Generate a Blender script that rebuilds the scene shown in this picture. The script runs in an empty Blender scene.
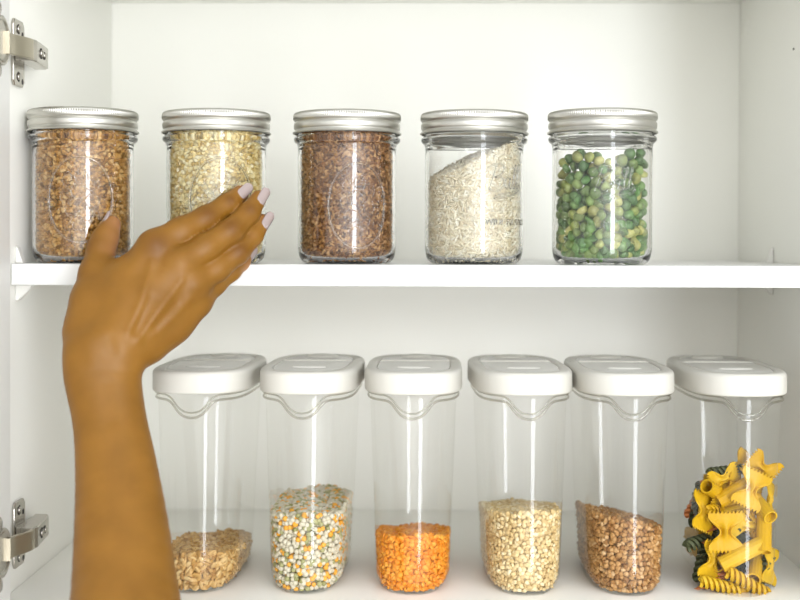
import bpy, math, random
import numpy as np
from mathutils import Vector, Matrix, Euler

rng = np.random.default_rng(7)
random.seed(7)
S = bpy.context.scene
COL = S.collection
PI = math.pi
Z0 = 1.55                      # eye height of the camera
MM = 0.001

# ------------------------------------------------------------------ camera
CAM_D = 1.01
F_PX, YAW, PITCH, ROLL, SX, SY = 1309.5, .0117, -.0156, -.0032, 17.06, -36.18


def cam_rot():
    cy, sy, cp, sp, cr, sr = math.cos(YAW), math.sin(YAW), math.cos(PITCH), math.sin(PITCH), math.cos(ROLL), math.sin(ROLL)
    Rz = np.array([[cy, -sy, 0], [sy, cy, 0], [0, 0, 1]])
    Rx = np.array([[1, 0, 0], [0, cp, -sp], [0, sp, cp]])
    Ry = np.array([[cr, 0, sr], [0, 1, 0], [-sr, 0, cr]])
    return Rz @ Rx @ Ry


CR = cam_rot()
CP = np.array([0, -CAM_D, Z0])


def at(px, py, Y):
    """the point of the place at depth Y (metres behind the cabinet front) that lies on a line of sight"""
    d = CR @ np.array([(px - 400 - SX) / F_PX, 1, -(py - 300 - SY) / F_PX])
    return CP + d * ((Y + CAM_D) / d[1])


cam_d = bpy.data.cameras.new('camera')
cam = bpy.data.objects.new('camera', cam_d)
COL.objects.link(cam)
M3 = np.stack([CR[:, 0], CR[:, 2], -CR[:, 1]], axis=1)
cam.matrix_world = Matrix.Translation(Vector(CP)) @ Matrix(M3.tolist()).to_4x4()
cam_d.sensor_width = 36
cam_d.lens = F_PX / 800 * 36
cam_d.shift_x = -SX / 800
cam_d.shift_y = SY / 800
cam_d.clip_start = .01
cam_d.dof.use_dof = True
cam_d.dof.focus_distance = 1.03
cam_d.dof.aperture_fstop = 4.2
S.camera = cam

# ------------------------------------------------------------------ helpers


def link(o, parent=None):
    COL.objects.link(o)
    if parent is not None:
        o.parent = parent
    return o


def tag(o, label=None, cat=None, group=None, kind=None):
    if label: o['label'] = label
    if cat: o['category'] = cat
    if group: o['group'] = group
    if kind: o['kind'] = kind
    return o


def empty(name, loc=(0, 0, 0), rz=0.0):
    o = bpy.data.objects.new(name, None)
    o.empty_display_size = .02
    o.location = loc
    o.rotation_euler = (0, 0, rz)
    return link(o)


def mk(name, V, F, mat, parent=None, smooth=True, flat_angle=None):
    me = bpy.data.meshes.new(name)
    me.from_pydata([tuple(v) for v in V], [], [tuple(int(i) for i in f) for f in F])
    me.validate()
    me.update()
    if smooth:
        me.polygons.foreach_set('use_smooth', [True] * len(me.polygons))
    if flat_angle is not None:
        try:
            me.set_sharp_from_angle(angle=math.radians(flat_angle))
        except Exception:
            pass
    if mat: me.materials.append(mat)
    o = bpy.data.objects.new(name, me)
    return link(o, parent)


def mk_tris(name, V, T, mat, parent=None, smooth=True):
    V = np.asarray(V, np.float32)
    T = np.asarray(T, np.int32)
    k = T.shape[1]
    me = bpy.data.meshes.new(name)
    me.vertices.add(len(V)); me.vertices.foreach_set('co', V.ravel())
    me.loops.add(T.size); me.loops.foreach_set('vertex_index', T.ravel())
    me.polygons.add(len(T))
    me.polygons.foreach_set('loop_start', np.arange(0, T.size, k, dtype=np.int32))
    me.polygons.foreach_set('loop_total', np.full(len(T), k, np.int32))
    me.polygons.foreach_set('use_smooth', np.full(len(T), bool(smooth)))
    me.update(calc_edges=True)
    if mat: me.materials.append(mat)
    return link(bpy.data.objects.new(name, me), parent)


def bevel(o, w, seg=3, ang=30):
    m = o.modifiers.new('bevel', 'BEVEL')
    m.width = w; m.segments = seg; m.limit_method = 'ANGLE'; m.angle_limit = math.radians(ang)
    return o


def box(name, a, b, mat, parent=None, bv=0.0):
    (x0, y0, z0), (x1, y1, z1) = a, b
    V = [(x, y, z) for x in (x0, x1) for y in (y0, y1) for z in (z0, z1)]
    F = [(0, 1, 3, 2), (4, 6, 7, 5), (0, 4, 5, 1), (2, 3, 7, 6), (0, 2, 6, 4), (1, 5, 7, 3)]
    o = mk(name, V, F, mat, parent, smooth=bv > 0)
    if bv:
        bevel(o, bv)
    return o


def grid_faces(n, m, wrap=True, off=0):
    """faces of n rings of m points"""
    F = []
    for i in range(n - 1):
        for j in range(m if wrap else m - 1):
            a = off + i * m + j
            b = off + i * m + (j + 1) % m
            F.append((a, b, b + m, a + m))
    return F


def lathe(prof, seg=96):
    """prof: list of (r, z) or (r, z, modulate) in mm; turned about z"""
    V = []
    for r, z in prof:
        for j in range(seg):
            t = 2 * PI * j / seg
            V.append((r * MM * math.cos(t), r * MM * math.sin(t), z * MM))
    return V, grid_faces(len(prof), seg)


def tube(pts, r, seg=8, closed=False, caps=True):
    pts = [np.array(p, float) for p in pts]
    n = len(pts)
    rr = [r] * n if np.isscalar(r) else list(r)
    V, F = [], []
    up = None
    for i in range(n):
        if closed:
            t = pts[(i + 1) % n] - pts[i - 1]
        else:
            t = pts[min(i + 1, n - 1)] - pts[max(i - 1, 0)]
        t = t / (np.linalg.norm(t) + 1e-12)
        if up is None:
            a = np.array([0, 0, 1.]) if abs(t[2]) < .9 else np.array([1., 0, 0])
            up = np.cross(t, a); up /= np.linalg.norm(up)
        up = up - t * (up @ t); up /= np.linalg.norm(up)
        w = np.cross(t, up)
        for j in range(seg):
            q = 2 * PI * j / seg
            V.append(pts[i] + rr[i] * (math.cos(q) * up + math.sin(q) * w))
    F = grid_faces(n, seg)
    if closed:
        for j in range(seg):
            F.append(((n - 1) * seg + j, (n - 1) * seg + (j + 1) % seg, (j + 1) % seg, j))
    elif caps:
        F.append(tuple(range(seg))[::-1]); F.append(tuple((n - 1) * seg + j for j in range(seg)))
    return V, F


def join(parts):
    V, F = [], []
    for v, f in parts:
        o = len(V)
        V += [tuple(p) for p in v]
        F += [tuple(i + o for i in q) for q in f]
    return V, F


def catmull(P, n=6, closed=False):
    P = [np.array(p, float) for p in P]
    out = []
    m = len(P)
    rngi = range(m) if closed else range(m - 1)
    for i in rngi:
        g = (lambda k: P[k % m]) if closed else (lambda k: P[min(max(k, 0), m - 1)])
        p0, p1, p2, p3 = g(i - 1), g(i), g(i + 1), g(i + 2)
        for k in range(n):
            t = k / n
            out.append(.5 * ((2 * p1) + (-p0 + p2) * t + (2 * p0 - 5 * p1 + 4 * p2 - p3) * t * t + (-p0 + 3 * p1 - 3 * p2 + p3) * t ** 3))
    if not closed: out.append(P[-1])
    return out


# ------------------------------------------------------------------ materials
def new_mat(name):
    m = bpy.data.materials.new(name)
    m.use_nodes = True
    nt = m.node_tree
    nt.nodes.clear()
    out = nt.nodes.new('ShaderNodeOutputMaterial')
    return m, nt, out


def principled(name, col, rough=.5, metal=0.0, spec=.5, bump=None, noise_col=None, **kw):
    m, nt, out = new_mat(name)
    b = nt.nodes.new('ShaderNodeBsdfPrincipled')
    nt.links.new(b.outputs[0], out.inputs[0])
    b.inputs['Base Color'].default_value = (*col, 1)
    b.inputs['Roughness'].default_value = rough
    b.inputs['Metallic'].default_value = metal
    b.inputs['Specular IOR Level'].default_value = spec
    for k, v in kw.items():
        b.inputs[k.replace('_', ' ')].default_value = v
    tc = None
    if bump or noise_col:
        tc = nt.nodes.new('ShaderNodeTexCoord')
    if noise_col:
        c2, sc = noise_col
        n = nt.nodes.new('ShaderNodeTexNoise'); n.inputs['Scale'].default_value = sc; n.inputs['Detail'].default_value = 4
        nt.links.new(tc.outputs['Object'], n.inputs['Vector'])
        mx = nt.nodes.new('ShaderNodeMix'); mx.data_type = 'RGBA'
        mx.inputs[6].default_value = (*col, 1); mx.inputs[7].default_value = (*c2, 1)
        rp = nt.nodes.new('ShaderNodeMapRange'); rp.inputs[1].default_value = .35; rp.inputs[2].default_value = .65
        nt.links.new(n.outputs['Fac'], rp.inputs[0]); nt.links.new(rp.outputs[0], mx.inputs[0])
        nt.links.new(mx.outputs[2], b.inputs['Base Color'])
    if bump:
        sc, st, dist = bump
        n = nt.nodes.new('ShaderNodeTexNoise'); n.inputs['Scale'].default_value = sc; n.inputs['Detail'].default_value = 3
        nt.links.new(tc.outputs['Object'], n.inputs['Vector'])
        bp = nt.nodes.new('ShaderNodeBump'); bp.inputs['Strength'].default_value = st; bp.inputs['Distance'].default_value = dist
        nt.links.new(n.outputs['Fac'], bp.inputs['Height']); nt.links.new(bp.outputs[0], b.inputs['Normal'])
    return m


def grain_mat(name, stops, rough=.5, spec=.2, var=.12, scale=500, sss=0.0, rand='island'):
    """colour from one random number per grain (or per object), with a fine mottling"""
    m, nt, out = new_mat(name)
    b = nt.nodes.new('ShaderNodeBsdfPrincipled')
    nt.links.new(b.outputs[0], out.inputs[0])
    b.inputs['Roughness'].default_value = rough
    b.inputs['Specular IOR Level'].default_value = spec
    if rand == 'island':
        g = nt.nodes.new('ShaderNodeNewGeometry'); src = g.outputs['Random Per Island']
    else:
        g = nt.nodes.new('ShaderNodeObjectInfo'); src = g.outputs['Random']
    r = nt.nodes.new('ShaderNodeValToRGB')
    r.color_ramp.interpolation = 'LINEAR'
    el = r.color_ramp.elements
    while len(el) < len(stops): el.new(.5)
    for e, (p, c) in zip(el, stops):
        e.position = p; e.color = (*c, 1)
    nt.links.new(src, r.inputs[0])
    tc = nt.nodes.new('ShaderNodeTexCoord')
    n = nt.nodes.new('ShaderNodeTexNoise'); n.inputs['Scale'].default_value = scale; n.inputs['Detail'].default_value = 3
    nt.links.new(tc.outputs['Object'], n.inputs['Vector'])
    h = nt.nodes.new('ShaderNodeHueSaturation')
    mr = nt.nodes.new('ShaderNodeMapRange')
    mr.inputs[1].default_value = .3; mr.inputs[2].default_value = .7
    mr.inputs[3].default_value = 1 - var; mr.inputs[4].default_value = 1 + var
    nt.links.new(n.outputs['Fac'], mr.inputs[0]); nt.links.new(mr.outputs[0], h.inputs['Value'])
    nt.links.new(r.outputs[0], h.inputs['Color']); nt.links.new(h.outputs[0], b.inputs['Base Color'])
    if sss:
        b.inputs['Subsurface Weight'].default_value = sss
        b.inputs['Subsurface Scale'].default_value = .002
    return m


def thin_clear(name, tint, f0=.06, rough=.03):
    """clear thin-walled plastic: Schlick reflection over a straight-through tint"""
    m, nt, out = new_mat(name)
    lw = nt.nodes.new('ShaderNodeLayerWeight'); lw.inputs['Blend'].default_value = .5
    p = nt.nodes.new('ShaderNodeMath'); p.operation = 'POWER'; p.inputs[1].default_value = 5.0
    nt.links.new(lw.outputs['Facing'], p.inputs[0])
    mr = nt.nodes.new('ShaderNodeMapRange'); mr.inputs[3].default_value = f0; mr.inputs[4].default_value = .62
    nt.links.new(p.outputs[0], mr.inputs[0])
    t = nt.nodes.new('ShaderNodeBsdfTransparent'); t.inputs[0].default_value = (*tint, 1)
    g = nt.nodes.new('ShaderNodeBsdfGlossy'); g.inputs['Roughness'].default_value = rough
    g.inputs[0].default_value = (.95, .95, .94, 1)
    mx = nt.nodes.new('ShaderNodeMixShader')
    nt.links.new(mr.outputs[0], mx.inputs[0]); nt.links.new(t.outputs[0], mx.inputs[1]); nt.links.new(g.outputs[0], mx.inputs[2])
    nt.links.new(mx.outputs[0], out.inputs[0])
    return m


M_CAB = principled('white_cabinet_paint', (.925, .921, .872), .42, bump=(900, .04, .0005))
M_SHELF = principled('white_shelf_laminate', (.76, .765, .75), .35, bump=(900, .03, .0005))
M_DOOR = principled('white_door_paint', (.90, .90, .875), .4)
M_CLIP = principled('white_translucent_plastic', (.80, .79, .75), .35)
M_NICKEL = principled('nickel_plated_steel', (.50, .475, .43), .24, metal=1.0)
M_WARMNICKEL = principled('satin_nickel_arm', (.50, .46, .37), .36, metal=1.0)
M_DARK = principled('dark_hinge_slot', (.05, .045, .04), .5, metal=.6)
M_LID = principled('brushed_silver_lid', (.62, .61, .565), .38, metal=1.0, bump=(2500, .08, .0002))
M_GLASS = principled('clear_jar_glass', (.996, 1.0, .994), 0.0, Transmission_Weight=1.0, IOR=1.46)
M_THIN_GLASS = thin_clear('clear_thin_jar_glass', (.965, .975, .96), .045, .01)
M_PLASTIC = thin_clear('clear_container_plastic', (.995, .995, .992), .03, .035)
M_RIM = thin_clear('clear_rim_plastic', (.80, .785, .745), .07, .05)
M_CAP = principled('warm_white_lid_plastic', (.62, .605, .55), .38)
M_FLAP = principled('satin_white_flap_plastic', (.66, .65, .61), .22)

M_BUCK = grain_mat('toasted_buckwheat', [(0, (.24, .11, .022)), (.35, (.48, .24, .058)), (.75, (.62, .345, .10)), (1, (.74, .50, .22))], .5)
M_BUCK2 = grain_mat('roasted_buckwheat', [(0, (.22, .10, .03)), (.4, (.36, .185, .06)), (.8, (.46, .26, .10)), (1, (.56, .37, .19))], .5)
M_BARLEY = grain_mat('pale_barley', [(0, (.60, .42, .13)), (.4, (.80, .65, .31)), (.8, (.86, .76, .44)), (1, (.90, .83, .60))], .45)
M_BARLEY2 = grain_mat('pearl_barley', [(0, (.50, .35, .16)), (.4, (.62, .47, .225)), (.8, (.68, .55, .31)), (1, (.73, .64, .42))], .45)
M_FLAX = grain_mat('brown_seed', [(0, (.11, .042, .013)), (.4, (.25, .105, .032)), (.8, (.42, .21, .07)), (1, (.62, .38, .17))], .35)
M_RICE = grain_mat('white_rice', [(0, (.72, .62, .43)), (.5, (.84, .77, .59)), (1, (.90, .86, .73))], .4, var=.06)
M_SPELT = grain_mat('spelt', [(0, (.34, .18, .055)), (.4, (.50, .30, .10)), (.8, (.60, .40, .17)), (1, (.62, .44, .20))], .45)
M_MIX = grain_mat('soup_pea_mix', [(0, (.54, .49, .36)), (.62, (.59, .55, .43)), (.625, (.70, .32, .035)), (.80, (.74, .38, .06)), (.805, (.27, .27, .11)), (1, (.36, .35, .17))], .5)
M_LENTIL = grain_mat('orange_lentil', [(0, (.62, .19, .012)), (.5, (.68, .25, .02)), (1, (.74, .34, .05))], .5)
M_PEA = grain_mat('dried_green_pea', [(0, (.075, .18, .05)), (.35, (.13, .25, .07)), (.65, (.22, .31, .09)), (.85, (.36, .38, .11)), (1, (.47, .45, .16))], .38, spec=.5, var=.5, scale=330, rand='object')
M_PASTA = grain_mat('yellow_pasta', [(0, (.50, .275, .006)), (.5, (.56, .33, .009)), (1, (.60, .38, .02))], .45, var=.06, scale=300, rand='object')
M_PGREEN = grain_mat('spinach_pasta', [(0, (.045, .05, .022)), (1, (.075, .085, .04))], .5, var=.2, rand='object')
M_PRED = grain_mat('tomato_pasta', [(0, (.50, .15, .04)), (1, (.58, .21, .07))], .5, var=.12, rand='object')
M_NAIL = principled('pale_pink_nail_polish', (.355, .285, .27), .2, spec=.6)

# ------------------------------------------------------------------ cabinet
XL, XR, DEP = -.3273, .3107, .3245
ZF, ZS, ZC = Z0 - .2726, Z0 - .01665, Z0 + .2443
T = .018
FR = -.027
cab = empty('kitchen_cabinet', (0, 0, ZF - T))
tag(cab, 'white painted open kitchen cabinet holding the two tiers of jars and containers', 'cabinet')
cab_z = ZF - T


def cbox(name, a, b, mat, bv=.0008):
    a = (a[0], a[1], a[2] - cab_z); b = (b[0], b[1], b[2] - cab_z)
    return box(name, a, b, mat, cab, bv)


cbox('side_panel', (XL - T, FR, ZF - T), (XL, DEP, ZC + T), M_CAB)
cbox('side_panel', (XR, FR, ZF - T), (XR + T, DEP, ZC + T), M_CAB)
cbox('back_panel', (XL - T, DEP + .0003, ZF - T), (XR + T, DEP + .008, ZC + T), M_CAB)
cbox('bottom_panel', (XL + .0002, FR, ZF - T), (XR - .0002, DEP, ZF), M_CAB)
cbox('top_panel', (XL + .0002, FR, ZC), (XR - .0002, DEP, ZC + T), M_CAB)
DX = at(10.3, 250, FR - .002)[0]
door = cbox('door', (DX - .019, FR - .36, ZF - T + .002), (DX, FR - .002, ZC + T - .002), M_DOOR, .0012)

# shelf-pin hole covers and a small speck on the right side panel


def side_disc(px, py, r, name, mat):
    d = CR @ np.array([(px - 400 - SX) / F_PX, 1, -(py - 300 - SY) / F_PX])
    t = (XR - CP[0]) / d[0]
    p = CP + d * t
    V, F = lathe([(0.01, .9), (r * .7, .9), (r, .5), (r, -.2)], 24)
    o = mk(name, V, F, mat, cab)
    o.rotation_euler = (0, -PI / 2, 0)
    o.location = (XR, p[1], p[2] - cab_z)
    return o


side_disc(748, 27, 7, 'screw_cover', M_CAB)
side_disc(794, 49, 1.0, 'pin_hole', M_DARK)

shelf = box('shelf_board', (XL + .0012, 0, ZS - .0166), (XR - .0012, DEP - .003, ZS), M_SHELF, None, .0006)
tag(shelf, 'white laminate shelf board carrying the five glass jars', 'shelf')

# shelf clips


def clip(x, y, sgn, label):
    c = empty('shelf_clip', (x, y, ZS - .0166))
    tag(c, label, 'shelf clip', 'plastic clips holding the shelf')
    w = .008
    # upright wedge above the board, leaning over it
    z0 = .0168
    V = [(0, 0, z0), (0, w, z0), (.0062 * sgn, 0, z0), (.0062 * sgn, w, z0), (0, 0, z0 + .0135), (0, w, z0 + .0135), (.0018 * sgn, 0, z0 + .0125), (.0018 * sgn, w, z0 + .0125)]
    F = [(0, 1, 3, 2), (4, 6, 7, 5), (0, 2, 6, 4), (1, 5, 7, 3), (0, 4, 5, 1), (2, 3, 7, 6)]
    bevel(mk('wedge', V, F, M_CLIP, c, smooth=False), .0005, 2)
    # triangular bracket below the board
    V = [(0, 0, -.0004), (0, w, -.0004), (.0135 * sgn, 0, -.0004), (.0135 * sgn, w, -.0004), (0, 0, -.0125), (0, w, -.0125), (.0025 * sgn, 0, -.0125), (.0025 * sgn, w, -.0125)]
    bevel(mk('bracket', V, F, M_CLIP, c, smooth=False), .0005, 2)
    V, F = tube([(.0125 * sgn, -.0003, -.0022), (.003 * sgn, -.0003, -.0116)], .0006, 6)
    mk('bracket_rib', V, F, M_CLIP, c)
    return c


clip(XL + .0004, .012, 1, 'white plastic shelf clip wedged beside the jar of toasted buckwheat')
clip(XR - .0004, .185, -1, 'white plastic shelf clip near the back corner beyond the green peas')

# ------------------------------------------------------------------ hinges


def hinge(zc, upper):
    h = bpy.data.objects.new('hinge', None); h.empty_display_size = .01
    link(h, cab)
    h.location = (XL, 0, zc - cab_z)
    # mounting plate: flat cross piece screwed to the side, u = depth, v = up, w = out from the wall
    pts = [(.006, -.026), (.026, -.026), (.030, -.022), (.030, .022), (.026, .026), (.006, .026), (.003, .022), (.003, -.022)]
    V = [(0.0002, u, v) for u, v in pts] + [(.0026, u, v) for u, v in pts]
    n = len(pts)
    F = [tuple(range(n))[::-1], tuple(range(n, 2 * n))] + [(i, (i + 1) % n, n + (i + 1) % n, n + i) for i in range(n)]
    bevel(mk('mounting_plate', V, F, M_NICKEL, h, smooth=False), .0007, 2)
    # raised spine under the arm
    bevel(box('plate_spine', (.0024, .004, -.0075), (.010, .044, .0075), M_NICKEL, h, 0), .0012, 2)
    # arm: channel tapering outwards at its front
    prof = [(-.004, .019), (.004, .0205), (.046, .0165), (.050, .0145), (.050, .004), (-.004, .009)]
    V = [(w, u, -.0085) for u, w in prof] + [(w, u, .0085) for u, w in prof]
    n = len(prof)
    F = [tuple(range(n)), tuple(range(n, 2 * n))[::-1]] + [(i, n + i, n + (i + 1) % n, (i + 1) % n) for i in range(n)]
    bevel(mk('hinge_arm', V, F, M_NICKEL, h, smooth=False), .0012, 2)

    def disc(name, u, v, w, r, hgt, mat, seg=20, slot=False):
        Vd, Fd = lathe([(.01, hgt), (r * .82, hgt), (r, hgt * .6), (r, 0)], seg)
        parts = [(Vd, Fd)]
        o = mk(name, *join(parts), mat, h)
        o.rotation_euler = (0, PI / 2, 0)
        o.location = (w, u, v)
        return o

    # screws in the plate wings and on the arm
    for v in (.0185, -.0185):
        disc('screw_hole', .0145, v, .0025, 4.0, .4, M_DARK)
        disc('screw', .0145, v, .0027, 3.0, 1.2, M_NICKEL)
        disc('screw_hole', .0245, v - .003, .0025, 2.2, .4, M_DARK)
    for u, r in ((.018, 4.2), (.030, 3.2)):
        disc('adjusting_slot', u, 0, .0207 - .095 * (u - .004) , r, .5, M_DARK)
        disc('adjusting_screw', u, 0, .0209 - .095 * (u - .004), r * .66, 1.3, M_NICKEL)
    # curved link from the arm round to the cup in the door
    pth = catmull([(.017, .002, 0), (.0185, -.006, 0), (.0165, -.016, 0), (.012, -.028, 0), (DX - XL + .001, FR - .013, 0)], 6)
    V, F = [], []
    for i, p in enumerate(pth):
        t = np.array(pth[min(i + 1, len(pth) - 1)]) - np.array(pth[max(i - 1, 0)])
        t /= np.linalg.norm(t)
        nn = np.array([-t[1], t[0], 0]) * .0017
        for s, v in ((1, -.0078), (1, .0078), (-1, .0078), (-1, -.0078)):
            V.append((p[0] + s * nn[0], p[1] + s * nn[1], v))
    F = grid_faces(len(pth), 4) + [(0, 1, 2, 3), tuple(len(V) - 4 + k for k in (3, 2, 1, 0))]
    bevel(mk('link', V, F, M_WARMNICKEL, h, smooth=False), .0006, 2)
    # cup let into the door's inner face
    V, F = lathe([(.01, .1), (13.5, .1), (15, .4), (15.5, 1.2), (17.2, 1.5), (18.2, 1.2), (18.4, .2)], 48)
    o = mk('hinge_cup', V, F, M_NICKEL, h)
    o.rotation_euler = (0, PI / 2, 0)
    o.location = (DX - XL + .0002, FR - .023, 0)
    # cup wings with their screws
    for v in (.0225, -.0225):
        Vd, Fd = lathe([(.01, 1.4), (4.6, 1.4), (5.4, .8), (5.4, 0)], 24)
        o = mk('cup_screw', Vd, Fd, M_NICKEL, h)
        o.rotation_euler = (0, PI / 2, 0)
        o.location = (DX - XL + .0002, FR - .030, v)
    return h


hinge(at(16, 54, .02)[2], True)
hinge(at(14, 532, .02)[2], False)

# ------------------------------------------------------------------ grains
ICO = {}


def ico(sub):
    if sub not in ICO:
        import bmesh
        bm = bmesh.new(); bmesh.ops.create_icosphere(bm, subdivisions=sub, radius=1)
        bm.verts.ensure_lookup_table()
        ICO[sub] = (np.array([v.co[:] for v in bm.verts]), np.array([[v.index for v in f.verts] for f in bm.faces]))
        bm.free()
    v, f = ICO[sub]
    return v.copy(), f.copy()


def grain(kind):
    """template grain in mm, long axis x, flat axis z"""
    v, f = ico(2 if kind in ('spelt', 'barley', 'mix', 'rice') else 2)
    x, y, z = v.T
    if kind == 'buck':
        ph = np.arctan2(z, y); k = 1 + .22 * np.cos(3 * ph)
        tp = 1 - .38 * x
        v = np.stack([x * 2.15, y * 1.8 * k * tp, z * 1.8 * k * tp], 1)
    elif kind == 'barley':
        cr = 1 - .28 * np.exp(-(y / .22) ** 2) * (z > 0)
        v = np.stack([x * 2.5, y * 1.75, z * 1.55 * cr], 1)
    elif kind == 'flax':
        tp = (1 - .55 * np.abs(x) ** 2.0)
        v = np.stack([x * 2.1, y * 1.1 * tp * (1 - .2 * x), z * .72 * tp], 1)
    elif kind == 'rice':
        tp = 1 - .35 * x ** 4
        v = np.stack([x * 3.0, y * .95 * tp, z * .85 * tp], 1)
    elif kind == 'spelt':
        tp = 1 - .3 * x ** 2
        cr = 1 - .45 * np.exp(-(y / .2) ** 2) * (z > 0)
        v = np.stack([x * 4.0, y * 1.9 * tp, z * 1.6 * cr * tp], 1)
    elif kind == 'mix':
        v = v * 2.15
    elif kind == 'lentil':
        v = np.stack([x * 2.55, y * 2.45, z * 1.15], 1)
    return v, f


def rot_frames(n, rngl, nrm, tilt):
    """random rotation matrices whose local z follows nrm, spun about it and tilted"""
    a = np.where(np.abs(nrm[:, 2:3]) < .9, np.array([[0, 0, 1.]]), np.array([[1., 0, 0]]))
    u = np.cross(nrm, a); u /= np.linalg.norm(u, axis=1, keepdims=True)
    w = np.cross(nrm, u)
    nn = nrm + tilt * (u * rngl.normal(size=(n, 1)) + w * rngl.normal(size=(n, 1)))
    nn /= np.linalg.norm(nn, axis=1, keepdims=True)
    u = u - nn * (u * nn).sum(1, keepdims=True); u /= np.linalg.norm(u, axis=1, keepdims=True)
    w = np.cross(nn, u)
    t = rngl.uniform(0, 2 * PI, (n, 1))
    ex = np.cos(t) * u + np.sin(t) * w
    ey = np.cross(nn, ex)
    return np.stack([ex, ey, nn], 2)


def heap(name, kind, mat, outline, z0, hfun, step, tilt, label, cat, loc, rz=0, seed=1, taper=None, depth=1.0, scale=1.0):
    """a heap of grains that fills a vessel: grains over its sides and its top, a core behind them.
    outline(z) -> closed polygon (N,2) in mm, ccw; hfun(x,y) -> top height in mm"""
    r = np.random.default_rng(seed)
    tv, tf = grain(kind)
    tv = tv * scale
    P, N = [], []
    zmax = max(hfun(x, y) for x, y in outline(z0))
    thick = np.abs(tv[:, 2]).max() * .85
    for layer in (0, 1):
        zz = z0 + step * .45
        row = layer
        stp = step * (1.08, 1.0)[layer]
        while zz < zmax + step:
            o = outline(zz)
            nx = np.roll(o, -1, 0)
            L = np.linalg.norm(nx - o, axis=1)
            cum = np.concatenate([[0], np.cumsum(L)])
            base_s = np.arange(0, cum[-1], stp)
            u = base_s + (row % 2) * stp / 2 + r.uniform(-.3, .3, len(base_s)) * stp
            u = u % cum[-1]
            i = np.clip(np.searchsorted(cum, u, side='right') - 1, 0, len(o) - 1)
            t = ((u - cum[i]) / L[i])[:, None]
            q = o[i] * (1 - t) + nx[i] * t
            e = (nx[i] - o[i]) / L[i][:, None]
            nn = np.stack([e[:, 1], -e[:, 0], 0 * e[:, 0]], 1)
            z = zz + r.uniform(-.32, .32, len(u)) * stp
            ok = np.array([z[k] < hfun(*q[k]) - layer * thick for k in range(len(u))])
            dpt = thick + r.uniform(0, depth, len(u)) + layer * (thick * 1.35 + depth * .5)
            p3 = np.concatenate([q, z[:, None]], 1) - nn * dpt[:, None]
            P.append(p3[ok]); N.append(nn[ok])
            zz += stp * .88
            row += 1
    o = outline(zmax)
    x0, y0 = o.min(0); x1, y1 = o.max(0)
    from math import ceil
    gx = np.arange(x0, x1, step * .9); gy = np.arange(y0, y1, step * .9)
    G = np.array([(a, b) for a in gx for b in gy]) + r.uniform(-.35, .35, (len(gx) * len(gy), 2)) * step
    c = o.mean(0)
    oi = c + (o - c) * (1 - thick / 30)

    def inside(pt):
        x, y = pt
        a = oi; b = np.roll(oi, -1, 0)
        cr = ((a[:, 1] > y) != (b[:, 1] > y)) & (x < (b[:, 0] - a[:, 0]) * (y - a[:, 1]) / (b[:, 1] - a[:, 1] + 1e-12) + a[:, 0])
        return cr.sum() % 2 == 1

    G = np.array([g for g in G if inside(g)])
    for lay in (0, 1):
        hz = np.array([hfun(*g) for g in G]) - thick * .6 - lay * step * .6 + r.uniform(-.35, .25, len(G)) * step * .6
        Gj = G + lay * r.uniform(-.5, .5, G.shape) * step * .5
        P.append(np.concatenate([Gj, hz[:, None]], 1))
        nn = np.tile([0, 0, 1.], (len(G), 1)); N.append(nn)
    P = np.concatenate(P); N = np.concatenate(N)
    R = rot_frames(len(P), r, N, tilt)
    sc = r.uniform(.86, 1.12, (len(P), 1, 1))
    V = np.einsum('nij,kj->nki', R, tv) * sc + P[:, None, :]
    nV = tv.shape[0]
    Tt = (tf[None] + (np.arange(len(P)) * nV)[:, None, None]).reshape(-1, 3)
    V = V.reshape(-1, 3)
    # keep every grain inside the vessel: above its floor and behind its wall
    V[:, 2] = np.maximum(V[:, 2], z0 - .2)
    # the core
    c = outline(z0).mean(0)
    rings = []
    K = 14
    base = len(V)
    sh = 3.0 * thick + depth * .8
    for k in range(K):
        zt = z0 + .3 + (zmax - z0) * k / (K - 1)
        o = outline(zt)
        d = o - c; l = np.linalg.norm(d, axis=1, keepdims=True)
        o = c + d * (l - sh) / l
        rings.append(np.array([(a, b, min(zt, hfun(a, b) - thick * 2.4)) for a, b in o]))
    m = len(rings[0])
    CV = np.concatenate(rings + [np.array([[c[0], c[1], hfun(*c) - thick * 2.4]])])
    CT = []
    for k in range(K - 1):
        for j in range(m):
            a, b = k * m + j, k * m + (j + 1) % m
            CT += [(a, b, b + m), (a, b + m, a + m)]
    top = K * m
    for j in range(m):
        CT.append(((K - 1) * m + j, (K - 1) * m + (j + 1) % m, top))
    V = np.concatenate([V, CV]); Tt = np.concatenate([Tt, np.array(CT) + base])
    ob = mk_tris(name, V * MM, Tt, mat)
    ob.location = loc; ob.rotation_euler = (0, 0, rz)
    tag(ob, label, cat, None, 'stuff')
    return ob


# ------------------------------------------------------------------ mason jars
JAR_OUT = [(1, 1.1), (24, .9), (28.5, .6), (31, 0), (33.5, .3), (36.2, 1.8), (38.2, 4.6), (39.3, 8.5), (39.8, 13), (39.9, 20), (39.9, 40), (39.9, 70), (39.9, 88), (39.9, 93), (40.2, 96.5), (40.8, 98.6),
           (42.2, 99.8), (43.1, 101.2), (43.3, 102.4), (43.0, 103.6), (41.5, 104.7), (40.3, 105.4), (40.0, 107), (40.0, 118), (39.6, 121), (38.6, 122.3)]
JAR_IN = [(37.6, 122.0), (37.0, 121), (37.0, 108), (37.0, 103), (37.1, 99), (37.4, 94), (37.6, 88), (37.6, 40), (37.5, 18), (37.1, 11.5), (35.6, 7.0), (32.8, 4.6), (29, 3.6), (18, 3.2), (1, 3.0)]
R_IN = 34.4


def smooth_prof(p, n=3):
    return [tuple(q) for q in catmull(p, n)]


jar_me = None


def wrap(s, z, R, a0):
    a = a0 + s / R
    return (R * math.sin(a) * MM, -R * math.cos(a) * MM, z * MM)


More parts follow.
